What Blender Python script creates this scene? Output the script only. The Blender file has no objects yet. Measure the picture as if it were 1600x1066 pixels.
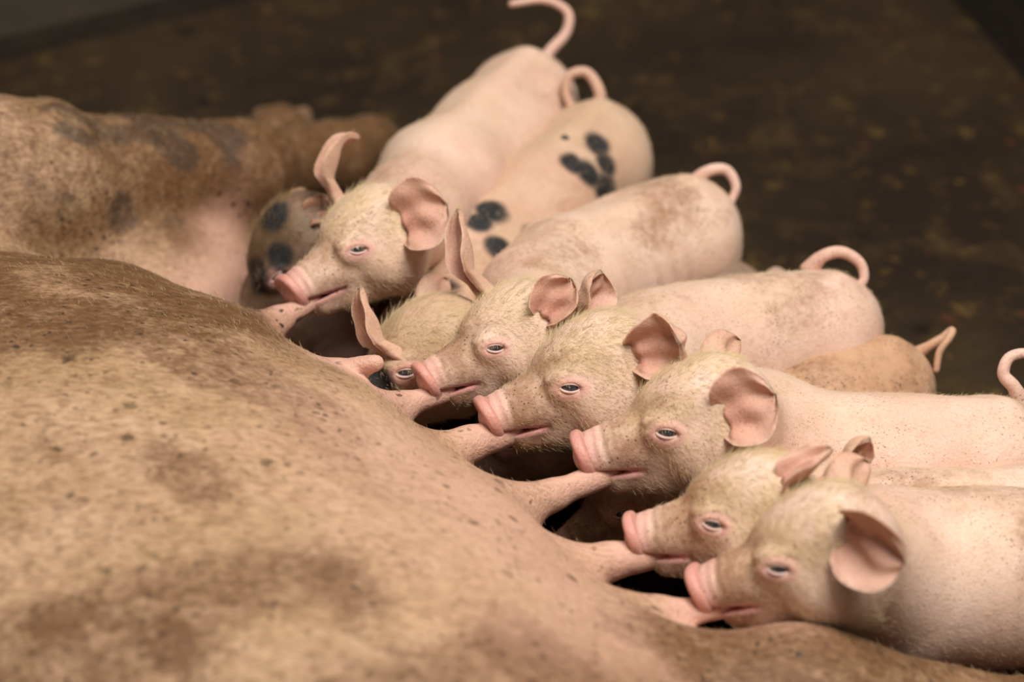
import bpy, math
import numpy as np

rng = np.random.default_rng(7)
scene = bpy.context.scene
COL = scene.collection

# ------------------------------------------------------------------ camera
cam_d = bpy.data.cameras.new('camera')
cam = bpy.data.objects.new('camera', cam_d)
COL.objects.link(cam)
cam.location = (0.0, -1.8021, 1.5019)
cam.rotation_euler = (math.radians(55), 0, 0)
cam_d.sensor_width = 36.0
cam_d.lens = 36.0 * 4230 / 1600
cam_d.clip_start = 0.05
cam_d.dof.use_dof = True
cam_d.dof.focus_distance = 2.10
cam_d.dof.aperture_fstop = 3.2
scene.camera = cam

# ------------------------------------------------------------------ light
world = bpy.data.worlds.new('barn_air')
scene.world = world
world.use_nodes = True
bg = world.node_tree.nodes['Background']
bg.inputs[0].default_value = (1.0, 0.93, 0.84, 1)
bg.inputs[1].default_value = 0.09


def area(name, loc, target, size, power, col):
    d = bpy.data.lights.new(name, 'AREA')
    d.shape = 'RECTANGLE'
    d.size, d.size_y = size
    d.energy = power
    d.color = col
    o = bpy.data.objects.new(name, d)
    COL.objects.link(o)
    o.location = loc
    v = np.subtract(target, loc)
    from mathutils import Vector
    o.rotation_euler = Vector(v).to_track_quat('-Z', 'Y').to_euler()
    return o


area('open_barn_side', (0.75, -0.75, 3.1), (0, 0, 0.1), (1.5, 1.2), 122, (1.0, 0.95, 0.88))
area('roof_light', (-0.5, 0.3, 3.2), (0.0, 0, 0.1), (1.6, 1.6), 35, (1.0, 0.95, 0.88))

scene.view_settings.view_transform = 'Standard'
scene.view_settings.look = 'None'
scene.view_settings.exposure = 0.0
scene.view_settings.gamma = 1.0
scene.view_settings.use_curve_mapping = False
scene.cycles.use_denoising = True

# ------------------------------------------------------------------ materials


class NT:
    """tiny node helper"""

    def __init__(self, name):
        self.m = bpy.data.materials.new(name)
        self.m.use_nodes = True
        self.t = self.m.node_tree
        self.b = self.t.nodes['Principled BSDF']

    def n(self, typ, **kw):
        nd = self.t.nodes.new(typ)
        for k, v in kw.items():
            if hasattr(nd, k):
                setattr(nd, k, v)
            else:
                nd.inputs[k.replace('_', ' ')].default_value = v
        return nd

    def l(self, a, b):
        self.t.links.new(a, b)

    def coord(self):
        if not hasattr(self, 'tc'):
            self.tc = self.n('ShaderNodeTexCoord')
        return self.tc.outputs['Object']

    def noise(self, scale, detail=3, rough=.55, dist=0.0, vec=None):
        nd = self.n('ShaderNodeTexNoise', Scale=scale, Detail=detail, Roughness=rough, Distortion=dist)
        self.l(vec or self.coord(), nd.inputs['Vector'])
        return nd.outputs['Fac']

    def ramp(self, fac, a, b):
        nd = self.n('ShaderNodeMapRange', interpolation_type='SMOOTHSTEP')
        self.l(fac, nd.inputs['Value'])
        nd.inputs['From Min'].default_value = a
        nd.inputs['From Max'].default_value = b
        return nd.outputs['Result']

    def math(self, op, a, b):
        nd = self.n('ShaderNodeMath', operation=op)
        for i, v in enumerate((a, b)):
            if isinstance(v, (int, float)):
                nd.inputs[i].default_value = v
            else:
                self.l(v, nd.inputs[i])
        return nd.outputs[0]

    def mix(self, fac, a, b, blend='MIX'):
        nd = self.n('ShaderNodeMix', data_type='RGBA', blend_type=blend)
        if isinstance(fac, (int, float)):
            nd.inputs[0].default_value = fac
        else:
            self.l(fac, nd.inputs[0])
        for i, v in ((6, a), (7, b)):
            if isinstance(v, tuple):
                nd.inputs[i].default_value = v + (1,)
            else:
                self.l(v, nd.inputs[i])
        return nd.outputs[2]

    def bump(self, h, dist, strength=1.0):
        nd = self.n('ShaderNodeBump', Distance=dist, Strength=strength)
        self.l(h, nd.inputs['Height'])
        self.l(nd.outputs[0], self.b.inputs['Normal'])


def skin(name, base, base2, hairtop, pink, dirt, dirt_amt, speck, sss=.25, rough=.52, sscale=.006, freckle=.5, bmp=.0012, streak=None):
    """skin: colour from masks stored on the mesh (r pink, g dirt, b black pigment, a coat tint) broken up by noise"""
    M = NT(name)
    at = M.n('ShaderNodeAttribute', attribute_name='mask')
    sep = M.n('ShaderNodeSeparateColor')
    M.l(at.outputs['Color'], sep.inputs[0])
    r, g, b = sep.outputs
    a = at.outputs['Alpha']
    col = M.mix(M.ramp(M.noise(14, 3), .35, .68), base, base2)
    col = M.mix(M.math('MULTIPLY', a, M.ramp(M.noise(40, 4), .2, .75)), col, hairtop)
    dn = M.math('ADD', g, M.math('MULTIPLY', M.math('SUBTRACT', M.math('ADD', M.math('MULTIPLY', M.noise(55, 5, .65), .5), M.math('MULTIPLY', M.noise(170, 4, .7), .5)), .5), 2.2))
    dn = M.math('MULTIPLY', M.ramp(dn, .15, 1.15), dirt_amt)
    col = M.mix(dn, col, dirt)
    # general faint grime
    gr = M.math('MULTIPLY', M.ramp(M.noise(22, 6, .7, .6), .56, .78), dirt_amt * .45)
    col = M.mix(gr, col, dirt)
    col = M.mix(r, col, pink)
    # black pigment patches with a soft ragged edge
    sp = M.math('ADD', b, M.math('MULTIPLY', M.math('SUBTRACT', M.noise(70, 3), .5), .5))
    col = M.mix(M.ramp(sp, .15, .95), col, (0.02, 0.02, 0.021))
    # mud specks
    vo = M.n('ShaderNodeTexVoronoi', Scale=speck)
    vo.inputs['Randomness'].default_value = 1
    wn = M.n('ShaderNodeTexNoise', Scale=speck * 1.3, Detail=2)
    M.l(M.coord(), wn.inputs['Vector'])
    wv = M.n('ShaderNodeVectorMath', operation='SCALE', Scale=.9 / speck)
    M.l(wn.outputs['Color'], wv.inputs[0])
    wa = M.n('ShaderNodeVectorMath', operation='ADD')
    M.l(M.coord(), wa.inputs[0])
    M.l(wv.outputs[0], wa.inputs[1])
    M.l(wa.outputs[0], vo.inputs['Vector'])
    sm = M.math('MULTIPLY', M.ramp(vo.outputs['Distance'], .27, .15), M.ramp(M.noise(30, 3), .42, .56))
    sm = M.math('MULTIPLY', sm, freckle)
    sm = M.math('MULTIPLY', sm, M.math('ADD', M.math('MULTIPLY', g, .8), .35))
    col = M.mix(sm, col, (0.07, 0.035, 0.018))
    if not streak:
        fine = M.ramp(M.noise(520, 3, .7, .3), .45, .7)
        col = M.mix(M.math('MULTIPLY', fine, .35), col, M.mix(1.0, col, (.72, .62, .52), 'MULTIPLY'))
    if streak:
        v2 = M.n('ShaderNodeTexVoronoi', Scale=34)
        M.l(wa.outputs[0], v2.inputs['Vector'])
        big = M.math('MULTIPLY', M.ramp(v2.outputs['Distance'], .21, .12), M.ramp(M.noise(9, 3), .50, .58))
        col = M.mix(M.math('MULTIPLY', big, .7), col, (.055, .028, .014))
        mp = M.n('ShaderNodeMapping')
        mp.inputs['Rotation'].default_value = (0, 0, streak)
        mp.inputs['Scale'].default_value = (90, 330, 330)
        M.l(M.coord(), mp.inputs['Vector'])
        sn = M.n('ShaderNodeTexNoise', Scale=1.0, Detail=3, Roughness=.65)
        M.l(mp.outputs[0], sn.inputs['Vector'])
        col = M.mix(M.math('MULTIPLY', M.ramp(sn.outputs['Fac'], .42, .66), M.math('SUBTRACT', .75, M.math('MULTIPLY', r, .62))), col, M.mix(1.0, col, (.50, .42, .34), 'MULTIPLY'))
    M.l(col, M.b.inputs['Base Color'])
    M.b.inputs['Roughness'].default_value = rough
    M.b.inputs['Specular IOR Level'].default_value = .35
    M.b.inputs['Subsurface Weight'].default_value = sss
    M.b.inputs['Subsurface Radius'].default_value = (1.0, .42, .25)
    M.b.inputs['Subsurface Scale'].default_value = sscale
    hh = M.math('ADD', M.noise(420, 3, .7), M.math('MULTIPLY', M.noise(90, 4, .6), 1.2))
    M.bump(hh, bmp, .5)
    return M.m


def plain(name, col, rough=.5, sss=0.0, spec=.5, coat=0.0, nscale=60, var=.25, bump=0.0):
    M = NT(name)
    c2 = tuple(v * (1 - var) for v in col)
    M.l(M.mix(M.ramp(M.noise(nscale, 4), .3, .7), col, c2), M.b.inputs['Base Color'])
    M.b.inputs['Roughness'].default_value = rough
    M.b.inputs['Specular IOR Level'].default_value = spec
    M.b.inputs['Coat Weight'].default_value = coat
    if sss:
        M.b.inputs['Subsurface Weight'].default_value = sss
        M.b.inputs['Subsurface Radius'].default_value = (1, .4, .25)
        M.b.inputs['Subsurface Scale'].default_value = .005
    if bump:
        M.bump(M.noise(nscale * 4, 4, .6), bump)
    return M.m


PINK = (.62, .27, .21)
MAT = {
    'pale': skin('pale_pink_skin', (.74, .54, .44), (.68, .46, .35), (.61, .44, .27), (.66, .32, .29), (.27, .125, .055), .80, 290, sss=.18, freckle=1.0),
    'spot': skin('spotted_skin', (.62, .43, .31), (.56, .36, .25), (.46, .33, .19), (.60, .27, .23), (.24, .13, .06), .6, 210),
    'muddy': skin('muddy_skin', (.62, .40, .26), (.52, .31, .18), (.46, .29, .15), (.45, .2, .15), (.16, .07, .03), .9, 230, freckle=.8),
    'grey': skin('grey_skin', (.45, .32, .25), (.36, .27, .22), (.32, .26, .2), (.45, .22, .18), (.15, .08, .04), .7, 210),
    'dark': skin('shade_darkened_patched_skin', (.30, .19, .14), (.22, .13, .08), (.13, .08, .035), (.45, .22, .18), (.10, .055, .03), .8, 210),  # brown patched coat, base darkened further to paint in the shade it stands in
    'sow': skin('sow_skin', (.55, .355, .225), (.43, .265, .15), (.42, .275, .135), (.66, .385, .295), (.16, .076, .030), 1.0, 95, sss=.12, sscale=.008, freckle=1.0, bmp=.003, streak=math.atan2(.772, .636)),
    'snout': skin('snout_skin', (.62, .32, .26), (.56, .26, .20), (.56, .34, .26), (.64, .31, .26), (.22, .09, .05), .55, 260, sss=.3, rough=.36),
    'ear': skin('ear_skin', (.70, .47, .37), (.64, .40, .29), (.54, .40, .25), (.54, .25, .18), (.18, .075, .035), .9, 230, sss=.3),
    'earmud': skin('muddy_ear_skin', (.38, .25, .16), (.30, .18, .10), (.3, .2, .11), (.40, .17, .12), (.12, .06, .03), .8, 230, sss=.3),
    'lid': plain('eyelid_skin', (.64, .42, .37), .45, sss=.3, nscale=200),
    'lip': plain('wet_lip_skin', (.60, .27, .29), .22, sss=.3, nscale=150, coat=.5),
    'eye': plain('dark_eyeball', (.035, .038, .042), .12, spec=.6, coat=.6, nscale=300, var=.5),
    'hoof': plain('horn_hoof', (.30, .17, .10), .6, nscale=40, var=.5, bump=.002),
    'hair': plain('blond_bristle', (.70, .55, .32), .45, nscale=30),
    'hairdark': plain('mud_stained_bristle', (.38, .25, .12), .5, nscale=30),
    'hairmud': plain('mud_caked_bristle', (.20, .11, .05), .6, nscale=18, var=.5),
    'hairsow': plain('sow_bristle', (.58, .42, .22), .5, nscale=18, var=.5),
}

# ------------------------------------------------------------------ implicit surfaces
f32 = np.float32


def smin(a, b, k):
    h = np.maximum(k - np.abs(a - b), 0) / k
    return np.minimum(a, b) - h * h * (k * .25)


def smax(a, b, k):
    return -smin(-a, -b, k)


def rc(P, a, b, ra, rb):
    a = np.asarray(a, f32)
    ba = np.asarray(b, f32) - a
    pa = P - a
    t = np.clip(pa @ ba / f32(ba @ ba), 0, 1)
    q = pa - t[:, None] * ba
    return np.sqrt((q * q).sum(1)) - (ra + (rb - ra) * t)


def ell(P, c, r):
    q = P - np.asarray(c, f32)
    r = np.asarray(r, f32)
    a = q / r
    k0 = np.sqrt((a * a).sum(1)) + 1e-6
    bq = a / r
    k1 = np.sqrt((bq * bq).sum(1)) + 1e-6
    return k0 * (k0 - 1) / k1


def polygonize(f, lo, hi, h, band=2.4):
    """surface nets over a sparse band; returns verts (projected on f=0), quads, unit normals"""
    lo = np.asarray(lo, f32)
    hi = np.asarray(hi, f32)
    B = 4
    nb = np.ceil((hi - lo) / (h * B)).astype(int) + 1
    gx = [lo[i] + (np.arange(nb[i]) + .5) * h * B for i in range(3)]
    G = np.stack(np.meshgrid(*gx, indexing='ij'), -1).reshape(-1, 3).astype(f32)
    fc = f(G).reshape(nb)
    n = nb * B
    F = np.repeat(np.repeat(np.repeat(np.where(fc < 0, -1, 1).astype(f32), B, 0), B, 1), B, 2)
    blk = np.argwhere(np.abs(fc) < h * B * band)
    off = np.stack(np.meshgrid(*[np.arange(B)] * 3, indexing='ij'), -1).reshape(-1, 3)
    for s in range(0, len(blk), 6000):
        idx = (blk[s:s + 6000, None, :] * B + off[None]).reshape(-1, 3)
        F[idx[:, 0], idx[:, 1], idx[:, 2]] = f((lo + (idx + .5) * h).astype(f32))
    S = F < 0
    c = np.zeros(tuple(n - 1), np.int8)
    corners = [(i, j, k) for i in (0, 1) for j in (0, 1) for k in (0, 1)]
    for (i, j, k) in corners:
        c += S[i:n[0] - 1 + i, j:n[1] - 1 + j, k:n[2] - 1 + k]
    act = np.argwhere((c > 0) & (c < 8))
    vid = np.full(tuple(n - 1), -1, np.int32)
    vid[act[:, 0], act[:, 1], act[:, 2]] = np.arange(len(act))
    acc = np.zeros((len(act), 3))
    cnt = np.zeros(len(act))
    val = {cc: F[act[:, 0] + cc[0], act[:, 1] + cc[1], act[:, 2] + cc[2]] for cc in corners}
    for cc in corners:
        for ax in range(3):
            if cc[ax] == 0:
                dd = list(cc)
                dd[ax] = 1
                a, b = val[cc], val[tuple(dd)]
                m = (a < 0) != (b < 0)
                t = a[m] / (a[m] - b[m])
                p = np.tile(np.array(cc, float), (m.sum(), 1))
                p[:, ax] += t
                acc[m] += p
                cnt[m] += 1
    V = lo + (act + acc / cnt[:, None] + .5) * h
    quads = []
    for ax in range(3):
        sl0 = [slice(None)] * 3
        sl1 = [slice(None)] * 3
        sl0[ax] = slice(0, -1)
        sl1[ax] = slice(1, None)
        A, Bq = S[tuple(sl0)], S[tuple(sl1)]
        e = np.argwhere(A != Bq)
        o1, o2 = (ax + 1) % 3, (ax + 2) % 3
        e = e[(e[:, o1] > 0) & (e[:, o2] > 0) & (e[:, o1] < n[o1] - 1) & (e[:, o2] < n[o2] - 1)]
        fl = A[e[:, 0], e[:, 1], e[:, 2]]
        ids = []
        for da, db in ((0, 0), (1, 0), (1, 1), (0, 1)):
            q = e.copy()
            q[:, o1] -= 1 - da
            q[:, o2] -= 1 - db
            ids.append(vid[q[:, 0], q[:, 1], q[:, 2]])
        Q = np.stack(ids, 1)
        Q[~fl] = Q[~fl][:, ::-1]
        quads.append(Q)
    Q = np.concatenate(quads)
    Q = Q[(Q >= 0).all(1)]
    V = V.astype(f32)
    for it in range(1):
        N, d = grad(f, V, h * .6)
        V = V - np.clip(d, -h * .7, h * .7)[:, None] * N
    N, d = grad(f, V, h * .8)
    return V, Q, N


def grad(f, V, e):
    k = np.array([(1, -1, -1), (-1, -1, 1), (-1, 1, -1), (1, 1, 1)], f32)
    s = 0
    m = 0
    for kk in k:
        fv = f(V + kk * f32(e))
        s = s + kk[None] * fv[:, None]
        m = m + fv
    g = s / (4 * e)
    L = np.sqrt((g * g).sum(1)) + 1e-9
    return g / L[:, None], (m / 4) / np.maximum(L, .3)


def mesh_obj(name, V, Q, mat, parent=None, mask=None, N=None, origin=(0, 0, 0)):
    me = bpy.data.meshes.new(name)
    V = np.asarray(V, float) - np.asarray(origin, float)
    if isinstance(Q, np.ndarray):
        me.vertices.add(len(V))
        me.vertices.foreach_set('co', V.astype(f32).ravel())
        k = Q.shape[1]
        me.loops.add(Q.size)
        me.loops.foreach_set('vertex_index', Q.astype(np.int32).ravel())
        me.polygons.add(len(Q))
        me.polygons.foreach_set('loop_start', np.arange(0, Q.size, k, dtype=np.int32))
        me.update(calc_edges=True)
    else:
        me.from_pydata([tuple(v) for v in V], [], Q)
    me.validate()
    me.polygons.foreach_set('use_smooth', np.ones(len(me.polygons), bool))
    if mask is not None:
        at = me.color_attributes.new('mask', 'FLOAT_COLOR', 'POINT')
        at.data.foreach_set('color', np.asarray(mask, f32).ravel())
    if N is not None:
        me.normals_split_custom_set_from_vertices(np.asarray(N, float).tolist())
    me.materials.append(MAT[mat] if isinstance(mat, str) else mat)
    o = bpy.data.objects.new(name, me)
    COL.objects.link(o)
    o.parent = parent
    return o


def submesh(V, Q, sel):
    """faces flagged in sel -> compact arrays, plus the used vertex indices"""
    q = Q[sel]
    used = np.unique(q)
    mp = np.full(len(V), -1, np.int64)
    mp[used] = np.arange(len(used))
    return used, mp[q]


def tube(pts, rad, seg=12, caps=True, sub=6):
    """Catmull-Rom tube with rounded end"""
    P = np.asarray(pts, float)
    rad = np.asarray(rad, float)
    X = np.vstack([2 * P[0] - P[1], P, 2 * P[-1] - P[-2]])
    out, rr = [], []
    for i in range(len(P) - 1):
        for t in np.linspace(0, 1, sub, endpoint=(i == len(P) - 2)):
            a, b, c, d = X[i:i + 4]
            out.append(.5 * (2 * b + (c - a) * t + (2 * a - 5 * b + 4 * c - d) * t * t + (3 * b - a - 3 * c + d) * t ** 3))
            rr.append(rad[i] + (rad[i + 1] - rad[i]) * t)
    # rounded tip
    out, rr = np.array(out), np.array(rr)
    d = out[-1] - out[-2]
    d /= np.linalg.norm(d)
    r = rr[-1]
    tip = [(out[-1] + d * r * math.sin(a), r * max(math.cos(a), .02)) for a in (.5, 1., 1.35, 1.55)]
    out = np.vstack([out] + [t[0] for t in tip])
    rr = np.append(rr, [t[1] for t in tip])
    T_ = np.gradient(out, axis=0)
    T_ /= np.linalg.norm(T_, axis=1)[:, None]
    u = np.cross(T_[0], (0.3, .2, 1))
    u /= np.linalg.norm(u)
    V = []
    for i in range(len(out)):
        u = u - T_[i] * (u @ T_[i])
        u /= np.linalg.norm(u)
        w = np.cross(T_[i], u)
        for k in range(seg):
            a = 2 * math.pi * k / seg
            V.append(out[i] + rr[i] * (u * math.cos(a) + w * math.sin(a)))
    V = np.array(V)
    Q = [(i * seg + k, i * seg + (k + 1) % seg, (i + 1) * seg + (k + 1) % seg, (i + 1) * seg + k) for i in range(len(out) - 1) for k in range(seg)]
    Q.append(tuple(range(seg))[::-1])
    Q.append(tuple(range((len(out) - 1) * seg, len(out) * seg)))
    return V, Q


def hairs(name, P, N, D, length, r0, mat, parent, origin, lift=.35, droop=.25):
    """curves from roots P, leaving along mix of normal N and comb direction D"""
    n = len(P)
    if n == 0:
        return
    D = D - N * (D * N).sum(1)[:, None]
    D /= np.linalg.norm(D, axis=1)[:, None] + 1e-9
    D = D + rng.normal(0, .28, D.shape)
    length = np.asarray(length)[:, None] * rng.uniform(.6, 1.25, (n, 1))
    pts = np.zeros((n, 4, 3))
    for k, t in enumerate((0, .33, .66, 1.)):
        pts[:, k] = P - N * .0006 + length * (t * (D * (1 - lift) + N * lift) - droop * t * t * N * lift)
    pts -= np.asarray(origin)
    hc = bpy.data.hair_curves.new(name)
    hc.add_curves([4] * n)
    hc.position_data.foreach_set('vector', pts.astype(f32).ravel())
    ra = hc.attributes.new('radius', 'FLOAT', 'POINT')
    ra.data.foreach_set('value', np.tile(np.array([1, .9, .65, .15], f32) * r0, n))
    hc.materials.append(MAT[mat])
    o = bpy.data.objects.new(name, hc)
    COL.objects.link(o)
    o.parent = parent
    o['kind'] = 'stuff'
    return o


def empty(name, loc, label=None, cat=None, group=None):
    o = bpy.data.objects.new(name, None)
    COL.objects.link(o)
    o.location = loc
    o.empty_display_size = .05
    if label:
        o['label'] = label
    if cat:
        o['category'] = cat
    if group:
        o['group'] = group
    return o


sstep = lambda x, a, b: (lambda t: t * t * (3 - 2 * t))(np.clip((x - a) / (b - a), 0, 1))

# ------------------------------------------------------------------ the pen
def structure(name, V, Q, mat):
    o = mesh_obj(name, np.array(V, float), Q, mat)
    o.data.polygons.foreach_set('use_smooth', np.zeros(len(o.data.polygons), bool))
    o['kind'] = 'structure'
    return o


def slab(x0, x1, y0, y1, z0, z1):
    V = [(x, y, z) for x in (x0, x1) for y in (y0, y1) for z in (z0, z1)]
    return V, [(0, 1, 3, 2), (4, 6, 7, 5), (0, 4, 5, 1), (2, 3, 7, 6), (0, 2, 6, 4), (1, 5, 7, 3)]


Mf = NT('wet_dung_floor')
c1 = Mf.mix(Mf.ramp(Mf.noise(2.6, 5, .6), .38, .66), (.016, .0085, .003), (.036, .022, .008))
c1 = Mf.mix(Mf.ramp(Mf.noise(11, 6, .7, .6), .50, .72), c1, (.055, .032, .010))
c1 = Mf.mix(Mf.ramp(Mf.noise(26, 5, .7, .4), .56, .70), c1, (.095, .054, .015))
c1 = Mf.mix(Mf.ramp(Mf.noise(27, 2, .5, .2), .68, .74), c1, (.07, .02, .008))
c1 = Mf.mix(Mf.ramp(Mf.noise(18, 3, .5, .3), .62, .75), c1, (.008, .004, .002))
Mf.l(c1, Mf.b.inputs['Base Color'])
Mf.b.inputs['Roughness'].default_value = .75
Mf.b.inputs['Specular IOR Level'].default_value = .2
Mf.bump(Mf.noise(30, 6, .7), .012, .8)
MAT['floor'] = Mf.m
Mw = NT('grimy_concrete')
c1 = Mw.mix(Mw.ramp(Mw.noise(5, 6, .65), .3, .7), (.016, .010, .005), (.034, .023, .013))
Mw.l(c1, Mw.b.inputs['Base Color'])
Mw.b.inputs['Roughness'].default_value = .85
Mw.bump(Mw.noise(40, 5, .6), .006, .7)
MAT['wall'] = Mw.m

structure('floor', *slab(-2.6, 2.6, -2.4, 2.6, -.06, 0), 'floor')


def wall_line(name, p, q, th, hgt):
    p, q = np.array(p, float), np.array(q, float)
    d = (q - p) / np.linalg.norm(q - p)
    n = np.array([d[1], -d[0]]) * -1
    base = [p, q, q + n * th, p + n * th]
    V = [(b[0], b[1], 0) for b in base] + [(b[0], b[1], hgt) for b in base]
    structure(name, V, [(0, 3, 2, 1), (4, 5, 6, 7), (0, 1, 5, 4), (1, 2, 6, 5), (2, 3, 7, 6), (3, 0, 4, 7)], 'wall')


wall_line('wall_right', (0.68, 0.50), (0.40, 1.45), -.12, .5)
wall_line('wall_back', (-0.10, 1.29), (-1.20, 0.70), .12, .03)

# ------------------------------------------------------------------ sow
A0 = np.array([-.198, .007])
UD = np.array([.636, -.772])
ND = np.array([.772, .636])


def SW(a, b, z):
    p = A0 + UD * a + ND * b
    return np.array([p[0], p[1], z])


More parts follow.
